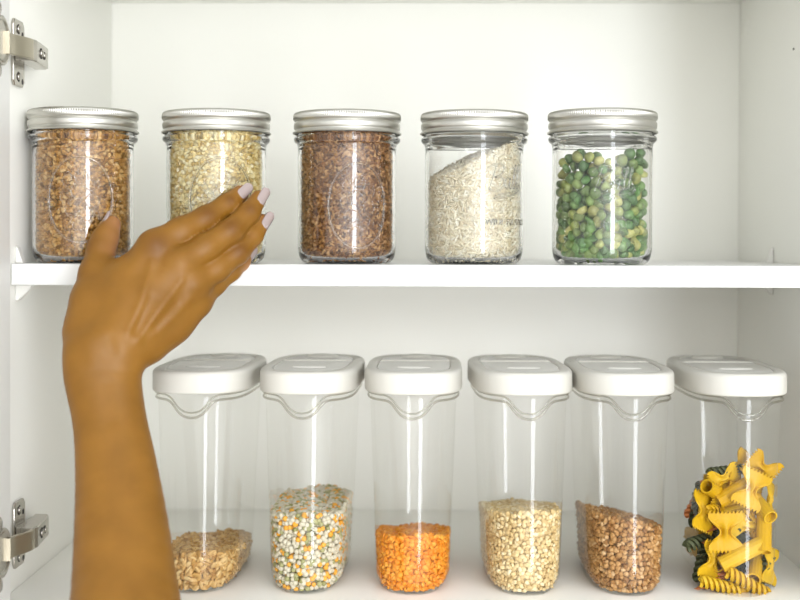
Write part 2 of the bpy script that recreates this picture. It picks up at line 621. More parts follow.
def stroke(pts, R, a0, r, n=6):
    c = catmull([(x, y, 0) for x, y in pts], n)
    P = [wrap(p[0], p[1], R, a0) for p in c]
    return tube(P, r * MM, 6)


def ball_script(a0, zc, k=1.0):
    """the jar's raised cursive word and its underline"""
    R = 39.95
    L = []
    st = [
        [(-13, -8), (-10.5, 0), (-8, 8), (-7, 11)],                                                   # B stem
        [(-15, 7), (-12, 11), (-6, 13), (-1, 12), (0, 8.5), (-3, 4.5), (-8, 2.2), (-3, 2.4), (0, -.5), (-.8, -5), (-5, -8.5), (-10, -8.8), (-14, -6.5)],
        [(6.2, 1), (4, 2), (1.8, -.5), (1.2, -4.5), (2.8, -6.6), (5, -4.5), (6.6, 1.2), (5.8, -4.2), (7.2, -6.4), (9, -4)],   # a
        [(9, -4), (11.5, 3), (13.8, 10), (13.2, 12.2), (12, 9), (10.4, 0), (10.2, -4.8), (11.5, -6.4), (13.2, -4)],            # l
        [(13.2, -4), (15.8, 3), (18, 10), (17.5, 12.2), (16.3, 9), (14.7, 0), (14.5, -4.8), (16, -6.4), (18.5, -3.5)],         # l
        [(18.5, -3.5), (20, -7), (12, -11), (0, -13.5), (-9, -15), (-4, -11.8), (6, -10.2), (16, -8.4)],                       # underline
    ]
    for s in st:
        L.append(stroke([(x * k, zc + y * k) for x, y in s], R, a0, .62))
    return L


def text_mesh(body, size, extr=.35):
    cu = bpy.data.curves.new('lettering', 'FONT')
    cu.body = body; cu.size = size; cu.align_x = 'CENTER'; cu.extrude = extr; cu.resolution_u = 3
    o = bpy.data.objects.new('lettering', cu); COL.objects.link(o)
    dg = bpy.context.evaluated_depsgraph_get()
    me = bpy.data.meshes.new_from_object(o.evaluated_get(dg))
    V = [tuple(v.co) for v in me.vertices]; F = [tuple(p.vertices) for p in me.polygons]
    bpy.data.objects.remove(o); bpy.data.meshes.remove(me)
    return V, F


def wrapped_text(body, size, a0, zc, R=39.9, space=1.0):
    V, F = text_mesh(body, size)
    V = [wrap(x * space, zc + y, R + .25 + z, a0) for x, y, z in V]
    return V, F


def neck_marks(a0):
    L = []
    r = random.Random(3)
    for i in range(11):
        if i == 4: continue
        s = -11 + i * 2.2
        L.append(stroke([(s, 91.0 + r.random()), (s + .5, 92.3), (s + .9 * r.random(), 93.4 + .6 * r.random())], 40.0, a0, .3, 3))
    return L


def oval_emblem(a0, zc, hw, hh):
    """raised oval frame round a cluster of fruit and leaves"""
    R = 39.95
    o = [(hw * math.cos(t), zc + hh * math.sin(t)) for t in np.linspace(0, 2 * PI, 60, endpoint=False)]
    P = [wrap(x, z, R, a0) for x, z in o]
    L = [tube(P, .95 * MM, 8, closed=True)]
    r = random.Random(5)
    for (x, z, sx, sz) in [(-7, 12, 4.6, 4.2), (1, 15, 4.2, 4.4), (8, 10, 4.6, 4.4), (-9, 2, 4, 5), (-1, 5, 4.8, 4.6), (8, -1, 4.4, 4.6), (-5, -7, 4.6, 4.4), (4, -10, 4.6, 4.2), (-1, -17, 3.8, 3.4)]:
        ring = [wrap((x + sx * math.cos(t)) * hw / 22, zc + (z + sz * math.sin(t)) * hh / 28, R, a0) for t in np.linspace(0, 2 * PI, 18, endpoint=False)]
        L.append(tube(ring, .42 * MM, 6, closed=True))
    for k in range(9):
        t = k / 9 * 2 * PI
        x, z = hw * .72 * math.cos(t), hh * .75 * math.sin(t)
        L.append(stroke([(x, zc + z), (x * .85 + 1, zc + z * .85 + 1), (x * .68, zc + z * .66)], R, a0, .4, 4))
    return L


def scale_marks(a0):
    L = []
    for i in range(7):
        z = 22 + i * 9.5
        L.append(stroke([(-2.2, z), (0, z), (2.2 if i % 2 else .4, z)], 39.9, a0, .35, 3))
    return L


def lid_mesh():
    prof = [(41.9, 106.6), (42.9, 106.9), (43.2, 107.5), (42.9, 108.2), (42.0, 108.7), (41.4, 109.4), (41.3, 110.2), (42.0, 110.9), (42.35, 111.8), (42.4, 114.2), (42.2, 115.2), (41.5, 115.9), (41.2, 116.5), (41.5, 117.2), (42.2, 117.7)]
    seg = 288
    V = []
    rows = [(r, z, 0) for r, z in prof] + [(42.5, 118.6, 1), (42.5, 121.6, 1), (42.2, 122.8, 1), (41.5, 123.8, .5), (40.4, 124.3, 0), (38.6, 124.4, 0), (37.6, 124.1, 0), (37.2, 123.4, 0), (37.0, 122.9, 0), (20, 122.8, 0), (1, 122.8, 0)]
    for r, z, m in rows:
        for j in range(seg):
            t = 2 * PI * j / seg
            rr = r * 1.025 + m * .28 * (1 if (j // 1) % 2 else -1)
            V.append((rr * MM * math.cos(t), rr * MM * math.sin(t), z * MM))
    F = grid_faces(len(rows), seg)
    # split off the flat sealing disc (last two bands)
    nd = seg * 2
    return V, F


jar_glass = smooth_prof(JAR_OUT) + smooth_prof(JAR_IN)
LID_V, LID_F = lid_mesh()


def add_jar(loc, deco, label):
    global jar_me
    j = empty('mason_jar', loc)
    j.scale = (1, 1, .981)
    tag(j, label, 'jar', 'glass jars on the shelf')
    if jar_me is None:
        V, F = lathe(jar_glass, 128)
        n = len(jar_glass)
        F.append(tuple(range(128))[::-1]); F.append(tuple((n - 1) * 128 + k for k in range(128)))
        g = mk('glass_body', V, F, M_GLASS, j)
        l = mk('screw_lid', LID_V, LID_F, M_LID, j, flat_angle=50)
        jar_me = (g.data, l.data)
    else:
        link(bpy.data.objects.new('glass_body', jar_me[0]), j)
        link(bpy.data.objects.new('screw_lid', jar_me[1]), j)
    for nm, parts, lab in deco:
        o = mk(nm, *join(parts), M_GLASS, j)
        if lab: o['label'] = lab
    return j


JPX = [(83.2, .0435), (216.5, .054), (347, .0575), (474, .0575), (602, .045)]
JL = []
for px, Y in JPX:
    p = at(px, 200, Y)
    JL.append((p[0], Y, ZS + .0001))


def face(l):           # the angle at which a jar faces the camera
    return math.atan2(0 - l[0], l[1] + CAM_D)


def a_of(i, dx):       # the angle on jar i that shows dx pixels from its middle
    return face(JL[i]) + math.asin(max(-1, min(1, dx / 48.8)))


add_jar(JL[0], [('oval_emblem', oval_emblem(a_of(0, -3), 51, 26, 34), 'raised clear oval emblem with fruit'), ('volume_marks', scale_marks(a_of(0, -42)), None)],
        'glass jar with silver screw lid full of toasted buckwheat, on the shelf behind the thumb')
add_jar(JL[1], [('oval_emblem', oval_emblem(a_of(1, 5), 51, 26, 34), 'raised clear oval emblem with fruit'), ('volume_marks', scale_marks(a_of(1, -43)), None)],
        'glass jar with silver screw lid full of pale barley, on the shelf behind the fingertips')
add_jar(JL[2], [('oval_emblem', oval_emblem(a_of(2, 11), 47, 24, 34), 'raised clear oval emblem with fruit'), ('volume_marks', scale_marks(a_of(2, -43)), None)],
        'glass jar with silver screw lid full of dark brown seeds, on the shelf')
add_jar(JL[3], [('raised_script', ball_script(a_of(3, 29), 68), 'raised cursive word Ball'), ('raised_lettering', [wrapped_text('WIDE MOUTH', 7.0, a_of(3, 34), 32)], 'raised words WIDE MOUTH'), ('neck_marks', neck_marks(a_of(3, 0)), None)],
        'glass jar with silver screw lid holding white rice heaped to one side')
add_jar(JL[4], [('raised_script', ball_script(a_of(4, 9), 66), 'raised cursive word Ball'), ('raised_lettering', [wrapped_text('WIDE MOUTH', 7.6, a_of(4, 5), 30, space=1.12)], 'raised words WIDE MOUTH'), ('neck_marks', neck_marks(a_of(4, 0)), None), ('volume_marks', scale_marks(a_of(4, -40)), None)],
        'glass jar with silver screw lid holding green peas, last jar on the shelf')


def circ(r):
    t = np.linspace(0, 2 * PI, 72, endpoint=False)
    c0 = np.stack([np.cos(t), np.sin(t)], 1)

    def f(z):
        rr = r
        if z < 13: rr = r - (13 - z) ** 2 * .075
        if z > 92: rr = r - min(.6, (z - 92) * .12)
        return c0 * rr
    return f


def rice_top(x, y):
    return float(np.clip(87 + .5 * x + .15 * y, 60, 102))


GR = 37.3
heap('buckwheat_groats', 'buck', M_BUCK, circ(GR), 3.9, lambda x, y: 105, 2.85, .5, 'toasted brown buckwheat groats filling the jar behind the thumb', 'buckwheat', JL[0], seed=11, scale=.86)
heap('barley_grains', 'barley', M_BARLEY, circ(GR), 3.9, lambda x, y: 105, 3.2, .5, 'pale yellow barley grains filling the jar behind the fingertips', 'barley', JL[1], seed=12, scale=.86)
heap('brown_seeds', 'flax', M_FLAX, circ(GR), 3.9, lambda x, y: 105, 2.25, .7, 'small dark reddish brown seeds filling the third jar on the shelf', 'seeds', JL[2], seed=13, scale=1.08)
heap('white_rice', 'rice', M_RICE, circ(GR), 3.9, rice_top, 2.6, .5, 'white long grain rice sloping up to one side in its jar', 'rice', JL[3], seed=14, scale=.95)


# ------------------------------------------------------------------ green peas
def pea_mesh(k):
    r = np.random.default_rng(100 + k)
    v, f = ico(3)
    d = r.normal(size=(7, 3)); d /= np.linalg.norm(d, axis=1, keepdims=True)
    rad = np.ones(len(v))
    for i, q in enumerate(d):
        c = v @ q
        rad -= (.09 if i < 5 else .2) * np.exp(-((1 - c) / (.10 if i < 5 else .22)) ** 2)
    if k in (3, 4):        # split peas: one flat side
        v = v * rad[:, None]
        v[:, 2] = np.where(v[:, 2] < -.1, -.1 + (v[:, 2] + .1) * .15, v[:, 2])
    else:
        v = v * rad[:, None] * np.array([1, .95 - .05 * (k % 3), .9])
    me = bpy.data.meshes.new('green_pea')
    me.from_pydata((v * MM).tolist(), [], f.tolist()); me.update()
    me.polygons.foreach_set('use_smooth', [True] * len(me.polygons))
    me.materials.append(M_PEA)
    return me


def pack_peas():
    r = np.random.default_rng(21)
    n = 985
    rad = r.uniform(4.0, 5.3, n)
    p = np.stack([r.uniform(-28, 28, n), r.uniform(-28, 28, n), r.uniform(10, 240, n)], 1)
    for it in range(300):
        p[:, 2] -= .55
        for _ in range(2):
            d = p[:, None] - p[None]
            l = np.sqrt((d ** 2).sum(2)) + 1e-6
            ov = (rad[:, None] + rad[None]) * .97 - l
            np.fill_diagonal(ov, 0)
            ov = np.maximum(ov, 0)
            p += (d / l[..., None] * (ov * .42)[..., None]).sum(1)
            rr = np.linalg.norm(p[:, :2], axis=1)
            lim = 37.2 - rad - np.clip(13 - p[:, 2], 0, 10) ** 2 * .04
            k = np.where(rr > lim, lim / (rr + 1e-9), 1)
            p[:, :2] *= k[:, None]
            p[:, 2] = np.maximum(p[:, 2], 3.6 + rad)
    return p, rad


pp, pr = pack_peas()
pea_m = [pea_mesh(k) for k in range(6)]
fa = face(JL[4])
fd = np.array([math.sin(fa), -math.cos(fa)])
front = pp[:, :2] @ fd                       # towards the viewer
r2 = np.linalg.norm(pp[:, :2], axis=1)
seen = (front > -12) & (r2 > 10) & (pp[:, 2] < 98)
order = np.argsort(-(front + r2 * .5) * seen)
cnt = 0
rp = random.Random(4)
for i in order:
    if not seen[i] or cnt >= 300: continue
    o = bpy.data.objects.new('green_pea', pea_m[cnt % 6])
    link(o)
    o.location = (JL[4][0] + pp[i, 0] * MM, JL[4][1] + pp[i, 1] * MM, JL[4][2] + pp[i, 2] * MM)
    o.rotation_euler = (rp.uniform(0, 6.28), rp.uniform(0, 6.28), rp.uniform(0, 6.28))
    s = pr[i]
    o.scale = (s, s, s)
    tag(o, 'dried green pea among the many in the last glass jar', 'pea', 'green peas in the last glass jar')
    cnt += 1


# ------------------------------------------------------------------ clear storage containers
def rrect(hw, y0, y1, r=0, n=10, bow=0.0, count=140, p=2.5, q=4.2):
    """plan of a container in mm: a long rounded oblong with gently curved ends, ccw from the middle of its front"""
    hl, yc = (y1 - y0) / 2, (y0 + y1) / 2
    t = np.linspace(0, 2 * PI, count * 12, endpoint=False) - PI / 2
    c, sn = np.cos(t), np.sin(t)
    o = np.stack([hw * np.sign(c) * np.abs(c) ** (2 / p), yc + hl * np.sign(sn) * np.abs(sn) ** (2 / q), 0 * t], 1)
    return np.array(resample(o, count))[:, :2]


def resample(r, n):
    r = np.array(r)
    d = np.linalg.norm(np.roll(r, -1, 0) - r, axis=1)
    c = np.concatenate([[0], np.cumsum(d)])
    u = np.linspace(0, c[-1], n, endpoint=False)
    rr = np.concatenate([r, r[:1]])
    return np.stack([np.interp(u, c, rr[:, k]) for k in range(r.shape[1])], 1)


HTOP = 153.0        # top of the clear body, mm above the shelf


def body_outline(z, inset=0.0):
    t = np.clip(z / HTOP, 0, 1)
    hw = 29.5 + 5.6 * t
    y0 = 5.2 - 1.6 * t
    y1 = 146 + 21 * t
    if z < 12:
        k = (12 - z) / 12
        c = 7.0 * k ** 2.4
        hw -= c; y0 += c * .22; y1 -= c
    return rrect(hw - inset, y0 + inset, y1 - inset, p=2.05, q=4.6)


def body_mesh():
    zs = [0, .4, 1.2, 2.4, 4, 6, 8, 10, 12, 16, 30, 50, 75, 100, 125, 140, 148, HTOP]
    V = []
    for z in zs:
        o = body_outline(z)
        V += [(a * MM, b * MM, z * MM) for a, b in o]
    n = len(o)
    F = grid_faces(len(zs), n)
    F.append(tuple(range(n))[::-1])
    # flat inner floor a little above the foot
    return V, F


_dx = np.array([q for q in catmull([(0, 13.8), (4.5, 13.1), (8.8, 10.8), (12.3, 7.2), (15.2, 3.5), (18.3, 1.0), (22.5, 0), (30, 0)], 12)])


def dip(x):
    return float(np.interp(abs(x), _dx[:, 0], _dx[:, 1]))


def rim_mesh():
    """the clear flange below the lid, which swoops down under the pouring spout"""
    pts = rrect(37.4, 1.6, 170, count=420)
    n = len(pts)
    e = np.roll(pts, -1, 0) - np.roll(pts, 1, 0); e /= np.linalg.norm(e, axis=1, keepdims=True)
    nn = np.stack([e[:, 1], -e[:, 0]], 1)
    dd = np.array([dip(p[0]) if p[1] < 40 else 0.0 for p in pts])
    # inside of the dip the rim hugs the narrower body
    ZR = HTOP + 1.2

    def loop(off, dz, r):
        q = pts + nn * (off - .05 * dd)[:, None]
        return tube([(q[j, 0] * MM, q[j, 1] * MM, (ZR + dz - dd[j]) * MM) for j in range(n)], r * MM, 8, closed=True)
    L = [loop(-.2, .6, .7), loop(-.9, -3.4, .95)]
    return join(L)


LW = 39.6


def lid_mesh_c():
    """lid: skirt, rounded shoulder, top border, then a shallow well for the flap"""
    rows = []
    zb, zt = HTOP + 2.6, HTOP + 20.0

    def ring(inset, z):
        return [(a * MM, b * MM, z * MM) for a, b in rrect(LW - inset, inset, 174 - inset, count=200)]
    V = []
    spec = [(2.2, zb + .2), (.9, zb), (.25, zb + .5), (0, zb + 1.6), (0, zt - 4.4), (.25, zt - 2.6), (1.0, zt - 1.2), (2.2, zt - .35), (3.8, zt), (8.6, zt), (9.3, zt - .3), (9.6, zt - 1.6), (12, zt - 1.6), (30, zt - 1.6)]
    n = None
    for inset, z in spec:
        r = ring(inset, z) if inset < 20 else [(a * MM * .25, (b - 87) * MM * .25 + 87 * MM, z * MM) for a, b in rrect(LW, 0, 174, count=200)]
        n = len(r)
        V += r
    F = grid_faces(len(spec), n)
    F.append(tuple((len(spec) - 1) * n + k for k in range(n)))
    # inner side of the skirt
    return V, F


def plate(outl, z0, z1, bev=.6):
    """a plate with a rounded upper edge; outl(inset) -> polygon"""
    V = []
    spec = [(0, z0), (0, z1 - bev), (bev * .3, z1 - bev * .3), (bev, z1)]
    for ins, z in spec:
        V += [(a * MM, b * MM, z * MM) for a, b in outl(ins)]
    n = len(V) // len(spec)
    F = grid_faces(len(spec), n) + [tuple((len(spec) - 1) * n + k for k in range(n)), tuple(range(n))[::-1]]
    return V, F


def half_outline(front):
    def f(ins):
        o = rrect(LW - 10.2 - ins, 10.2 + ins, 163.8 - ins, count=260)
        ycut = 103.2 - ins if front else 105.2 + ins
        o = o.copy()
        o[:, 1] = np.minimum(o[:, 1], ycut) if front else np.maximum(o[:, 1], ycut)
        return o
    return f


_zt = HTOP + 20.0


def slot_mesh():
    """shallow thumb lip moulded on the flap: an oval ring, its front edge higher"""
    P = [(13.5 * math.cos(t) * MM, (47 + 6.0 * math.sin(t)) * MM, (_zt - .25 - .25 * math.sin(t)) * MM) for t in np.linspace(0, 2 * PI, 48, endpoint=False)]
    return tube(P, .5 * MM, 8, closed=True)


def bump_mesh():
    v, f = ico(3)
    V = [(q[0] * 14 * MM, (148 + q[1] * 8.5) * MM, (_zt - .6 + q[2] * 2.8) * MM) for q in v]
    return V, [tuple(t) for t in f]


def hinge_bar():
    L = []
    L.append(tube([(-LW * MM + .0105, 104.2 * MM, (_zt - .2) * MM), (LW * MM - .0105, 104.2 * MM, (_zt - .2) * MM)], .9 * MM, 10))
    for s in (-1, 1):
        L.append(tube([(s * (LW - 9.5) * MM, 104.2 * MM, (_zt - .05) * MM), (s * (LW - 2.5) * MM, 104.2 * MM, (_zt - .1) * MM)], .35 * MM, 8))
    return join(L)


CONT = [(-.1835, -1.5), (-.0980, -1.5), (-.0148, -.3), (.0715, 2.6), (.1535, 1.0), (.2425, .6)]
c_lab = ['clear plastic container with white lid holding tan spelt grains, beside the forearm',
         'clear plastic container with white lid holding white, orange and olive soup peas',
         'clear plastic container with white lid holding bright orange lentils',
         'clear plastic container with white lid holding pale pearl barley',
         'clear plastic container with white lid holding brown buckwheat, beside the pasta container',
         'clear plastic container with white lid holding yellow and green pasta shapes']
meshes = None
CL = []
for (x, deg), lab in zip(CONT, c_lab):
    # turned about the middle of its length: x is the middle's place
    rz = math.radians(deg)
    cy = 85 * MM
    loc = (x + math.sin(rz) * cy, -.0065 + cy - math.cos(rz) * cy, ZF + .0002)
    CL.append((loc, rz))
    c = empty('storage_container', loc, rz)
    tag(c, lab, 'container', 'clear storage containers in a row')
    if meshes is None:
        parts = [('container_body', body_mesh(), M_PLASTIC), ('pouring_rim', rim_mesh(), M_RIM), ('lid', lid_mesh_c(), M_CAP)]
        meshes = []
        for nm, (V, F), m in parts:
            o = mk(nm, V, F, m, c)
            meshes.append((nm, o.data, None))
        lid_o = o
        sub = [('flap', plate(half_outline(True), _zt - 1.8, _zt - .35), M_FLAP), ('rear_cover', plate(half_outline(False), _zt - 1.8, _zt - .35), M_FLAP),
               ('thumb_lip', slot_mesh(), M_FLAP), ('rear_button', bump_mesh(), M_CAP), ('flap_hinge', hinge_bar(), M_CAP)]
        for nm, (V, F), m in sub:
            o = mk(nm, V, F, m, lid_o, flat_angle=40)
            meshes.append((nm, o.data, 'lid'))
    else:
        lid_o = None
        for nm, me, par in meshes:
            o = link(bpy.data.objects.new(nm, me), lid_o if par else c)
            if nm == 'lid': lid_o = o


def cont_in(z):
    return body_outline(max(z, 2.0), 1.1)


def slope(hf, hb, side=0.0, bump=0.0):
    def f(x, y):
        t = np.clip((y - 5) / 140, 0, 1)
        return float(hf + (hb - hf) * t + side * x + bump * math.sin(x * .13 + y * .05))
    return f


def cheap(i, name, kind, mat, hf, step, tilt, label, cat, seed, scale=1.0, depth=1.0):
    loc, rz = CL[i]
    return heap(name, kind, mat, cont_in, 2.2, hf, step, tilt, label, cat, (loc[0], loc[1], loc[2] + .0002), rz, seed, scale=scale, depth=depth)


cheap(0, 'spelt_grains', 'spelt', M_SPELT, slope(31, 18, 0, 1.5), 3.9, .6, 'tan spelt grains in the container beside the forearm', 'grain', 31)
cheap(1, 'soup_peas', 'mix', M_MIX, slope(61, 57, 0, 1), 3.75, .5, 'white, orange and olive round soup peas in their container', 'dried peas', 32)
cheap(2, 'orange_lentils', 'lentil', M_LENTIL, slope(46, 24, 0, 1), 3.7, .7, 'bright orange split lentils in their container', 'lentils', 33)
cheap(3, 'pearl_barley', 'barley', M_BARLEY2, slope(65, 46, 0, 1), 3.5, .5, 'pale pearl barley grains in the fourth container', 'barley', 34)
cheap(4, 'buckwheat_groats', 'buck', M_BUCK2, slope(58, 40, -.22, 1), 3.5, .5, 'brown buckwheat groats in the container beside the pasta', 'buckwheat', 35, scale=1.08)


# ------------------------------------------------------------------ pasta
def sheet(V2, nx, ny, th):
    """closed sheet of thickness th from a grid of points (nx*ny)"""
    P = np.array(V2).reshape(nx, ny, 3)
    du = np.gradient(P, axis=0); dv = np.gradient(P, axis=1)
    n = np.cross(du, dv); n /= np.linalg.norm(n, axis=2, keepdims=True) + 1e-9
    A = (P + n * th / 2).reshape(-1, 3); B = (P - n * th / 2).reshape(-1, 3)
    N = nx * ny
    V = np.concatenate([A, B])
    F = []
    for i in range(nx - 1):
        for j in range(ny - 1):
            a = i * ny + j
            F.append((a, a + ny, a + ny + 1, a + 1)); F.append((N + a, N + a + 1, N + a + ny + 1, N + a + ny))
    bd = [(i * ny, (i + 1) * ny) for i in range(nx - 1)] + [(i * ny + ny - 1, (i + 1) * ny + ny - 1) for i in range(nx - 1)] + [(j, j + 1) for j in range(ny - 1)] + [((nx - 1) * ny + j, (nx - 1) * ny + j + 1) for j in range(ny - 1)]
    for a, b in bd: F.append((a, b, N + b, N + a))
    return V * MM, F


def bowtie(sc=1.0):
    nx, ny = 35, 19
    V = []
    for i in range(nx):
        u = -1 + 2 * i / (nx - 1)
        for j in range(ny):
            v = -1 + 2 * j / (ny - 1)
            pin = 1 - math.exp(-(u / .30) ** 2)           # pinched waist
            w = 4.4 + 9.4 * min(1, abs(u) * 1.45) ** .8 * pin
            zig = 0.0
            if i in (0, nx - 1): zig = 1.7 if j % 2 else -1.2
            x = u * 15.2 + (zig if u > 0 else -zig)
            y = v * w
            g = math.exp(-(u / .36) ** 2)
            z = 2.6 * g * math.cos(v * PI * 1.6) + 1.1 * pin * math.cos(v * 2.2) * (1 if u > 0 else -.5) - .6
            V.append((x * sc, y * sc, z * sc))
    return sheet(V, nx, ny, 1.2)


def rigatoni(L=37, r=6.3):
    V = []
    seg = 60
    rings = [(r, -L / 2), (r, L / 2), (r - 1.25, L / 2), (r - 1.25, -L / 2)]
    ys = []
    for rr, x in rings:
        for j in range(seg):
            t = 2 * PI * j / seg
            q = rr + (.22 if (j // 2) % 2 else 0) * (rr == r)
            V.append((x * MM, q * math.cos(t) * MM, q * math.sin(t) * MM + .0004 * math.cos(x * .1)))
    F = grid_faces(4, seg) + [(3 * seg + j, 3 * seg + (j + 1) % seg, (j + 1) % seg, j) for j in range(seg)]
    return V, F


def fusilli(L=38):
    n, m = 74, 9
    parts = []
    for k in range(3):
        V = []
        for i in range(n):
            s = i / (n - 1)
            a = s * 2 * PI * 2.4 + k * 2 * PI / 3
            for j in range(m):
                q = .4 + 5.1 * j / (m - 1)
                sw = .5 * (j / (m - 1)) ** 2
                V.append(((s - .5) * L, q * math.cos(a + sw), q * math.sin(a + sw)))
        parts.append(sheet(V, n, m, 2.3))
    return join(parts)


PM = {}
for nm, fn in (('bow_tie_pasta', bowtie), ('tube_pasta', rigatoni), ('spiral_pasta', fusilli)):
    for cn, m in (('yellow', M_PASTA), ('green', M_PGREEN), ('red', M_PRED)):
        V, F = fn()
        me = bpy.data.meshes.new(nm)
        me.from_pydata([tuple(v) for v in V], [], F); me.update()
        me.polygons.foreach_set('use_smooth', [True] * len(me.polygons))
        try: me.set_sharp_from_angle(angle=math.radians(50))
        except Exception: pass
        me.materials.append(m)
        PM[nm, cn] = me


def orient(xdir, zdir):
    x = Vector(xdir).normalized(); z = Vector(zdir)
    z = (z - x * z.dot(x)).normalized(); y = z.cross(x)
    return Matrix((x, y, z)).transposed().to_euler()


def pasta(kind, colour, px, py, Y, ang, tip=0.0, roll=0.0, label=None, group=None, sc=1.0):
    """ang: direction of the long axis in the picture plane (deg, ccw from right); tip: lean away from the viewer; roll: spin about it"""
    o = link(bpy.data.objects.new(kind, PM[kind, colour]))
    o.location = at(px, py, Y - .005)
    a, t = math.radians(ang), math.radians(tip)
    x = Vector((math.cos(a) * math.cos(t), math.sin(t), math.sin(a) * math.cos(t)))
    side = Vector((-math.sin(a), 0, math.cos(a)))
    nrm = x.cross(side).normalized() * -1
    if nrm.y > 0: nrm = -nrm
    nrm = Matrix.Rotation(math.radians(roll), 3, x) @ nrm
    o.rotation_euler = orient(x, nrm)
    o.scale = (sc, sc, sc)
    tag(o, label or '', 'pasta', group or 'pasta shapes in the container')
    return o


B, TU, SP = 'bow_tie_pasta', 'tube_pasta', 'spiral_pasta'
PL = [
    (B, 'yellow', 726, 532, .0185, 90, 4, 4, 'yellow bow-tie pasta piece standing upright in the middle against the container front', 1),
    (TU, 'yellow', 742, 554, .020, 28, 0, 0, 'long yellow ridged tube pasta lying slantwise under the upright bow-tie', 1),
    (TU, 'yellow', 755, 567, .031, 52, 62, 0, 'yellow tube pasta with its round end facing out below the slanting tube', .92),
    (TU, 'yellow', 764, 531, .024, 82, 28, 0, 'yellow tube pasta standing on end with its open top up beside the container edge', .92),
    (TU, 'yellow', 760, 505, .034, 125, 60, 0, 'yellow tube pasta with dark open end above the standing tube', .9),
    (TU, 'yellow', 716, 492, .034, -35, 45, 0, 'yellow tube pasta whose open end tips up at the upper left of the heap', .9),
    (TU, 'yellow', 736, 491, .032, 28, 10, 0, 'yellow tube pasta slanting behind the big upper bow-tie', .95),
    (B, 'yellow', 752, 489, .022, 65, 6, 8, 'large yellow bow-tie pasta lying over the slanting tube near the top', .95),
    (B, 'yellow', 762, 468, .034, -35, 10, 15, 'yellow bow-tie pasta forming the top right peak of the heap', .85),
    (B, 'yellow', 740, 466, .045, 65, 12, 50, 'yellow bow-tie pasta on edge at the very top of the heap', .8),
    (B, 'yellow', 724, 479, .036, 20, 10, 20, 'yellow bow-tie pasta fanned out below the black spiral at the top', .8),
    (B, 'yellow', 704, 512, .030, 80, 25, 40, 'yellow bow-tie pasta seen edge-on down the left flank of the heap', .95),
    (B, 'yellow', 749, 526, .030, -12, 12, 12, 'yellow bow-tie pasta tucked behind the upright bow-tie with its frilled end to the right', .85),
    (B, 'yellow', 723, 509, .034, -20, 14, 10, 'yellow bow-tie pasta with frilled edge just above the upright bow-tie', .75),
    (SP, 'yellow', 747, 583, .018, -30, 5, 0, 'yellow spiral pasta slanting down under the tube end', .95),
    (SP, 'yellow', 721, 586, .018, -16, 10, 0, 'yellow spiral pasta low at the front left of the heap', .9),
    (B, 'yellow', 713, 561, .025, 72, 12, 30, 'yellow bow-tie pasta leaning at the lower left beside the slanting tube', .9),
    (B, 'yellow', 771, 566, .030, 78, 18, 45, 'yellow bow-tie pasta pressed against the lower right wall', .85),
    (B, 'yellow', 771, 500, .040, 80, 20, 60, 'yellow bow-tie pasta on edge along the upper right wall', .8),
    (B, 'yellow', 738, 592, .0195, 5, 8, 30, 'yellow bow-tie pasta flat on the container floor at the front', .6),
    (SP, 'green', 725, 471, .040, 5, 8, 0, 'dark green spiral pasta peeping out at the top of the heap', .75),
    (SP, 'green', 762, 574, .030, 60, 20, 0, 'dark green spiral pasta in the lower right behind the tube end', .85),
    (SP, 'green', 704, 540, .040, 10, 30, 0, 'dark green spiral pasta in the left middle of the heap', .95),
    (SP, 'green', 702, 560, .040, 75, 15, 0, 'dark green spiral pasta standing at the lower left', .9),
    (SP, 'green', 698, 505, .062, 75, 20, 0, 'dark green spiral pasta high on the left flank', .95),
    (TU, 'green', 744, 540, .042, -20, 20, 0, 'dark green tube pasta in the shade behind the slanting tube', .9),
    (TU, 'green', 712, 580, .042, 40, 40, 0, 'dark green tube pasta low in the left rear', .9),
    (SP, 'red', 722, 574, .030, 55, 10, 0, 'orange red spiral pasta showing below the slanting tube', .75),
    (SP, 'red', 708, 588, .034, 20, 25, 0, 'orange red spiral pasta at the bottom left corner', .8),
    (SP, 'red', 697, 500, .070, 60, 10, 0, 'orange red spiral pasta at the back of the left flank', .85),
]
for k, cn, px, py, Y, a, t, r, lab, sc in PL:
    pasta(k, cn, px, py, Y, a, t, r, lab, None, sc)
rq = random.Random(12)
loc6, rz6 = CL[5]
kinds = [(B, 'yellow')] * 5 + [(TU, 'yellow')] * 3 + [(SP, 'green')] * 3 + [(SP, 'yellow')] * 2 + [(B, 'red')]
names = {'bow_tie_pasta': 'bow-tie', 'tube_pasta': 'tube', 'spiral_pasta': 'spiral'}
cols = {'yellow': 'yellow', 'green': 'dark green', 'red': 'orange red'}
for iy, y in enumerate((40, 60, 82, 104, 126)):
    for iz, z in enumerate((13, 29, 45, 61, 77)):
        if z > 80 - iy * 9: continue
        for ix, x in enumerate((-15, 2, 13)):
            k, cn = kinds[rq.randrange(len(kinds))]
            o = link(bpy.data.objects.new(k, PM[k, cn]))
            q = Matrix.Rotation(rz6, 3, 'Z') @ Vector(((x + rq.uniform(-3, 3)) * MM, (y + rq.uniform(-5, 5)) * MM, 0))
            o.location = (loc6[0] + q.x, loc6[1] + q.y, loc6[2] + (z + rq.uniform(-3, 3)) * MM)
            o.rotation_euler = (rq.uniform(0, 6.28), rq.uniform(-.5, .5), rq.uniform(0, 3.14))
            o.scale = (.72,) * 3
            tag(o, f'{cols[cn]} {names[k]} pasta piece deep in the rear of the pasta heap', 'pasta', 'pasta shapes in the rear of the container')

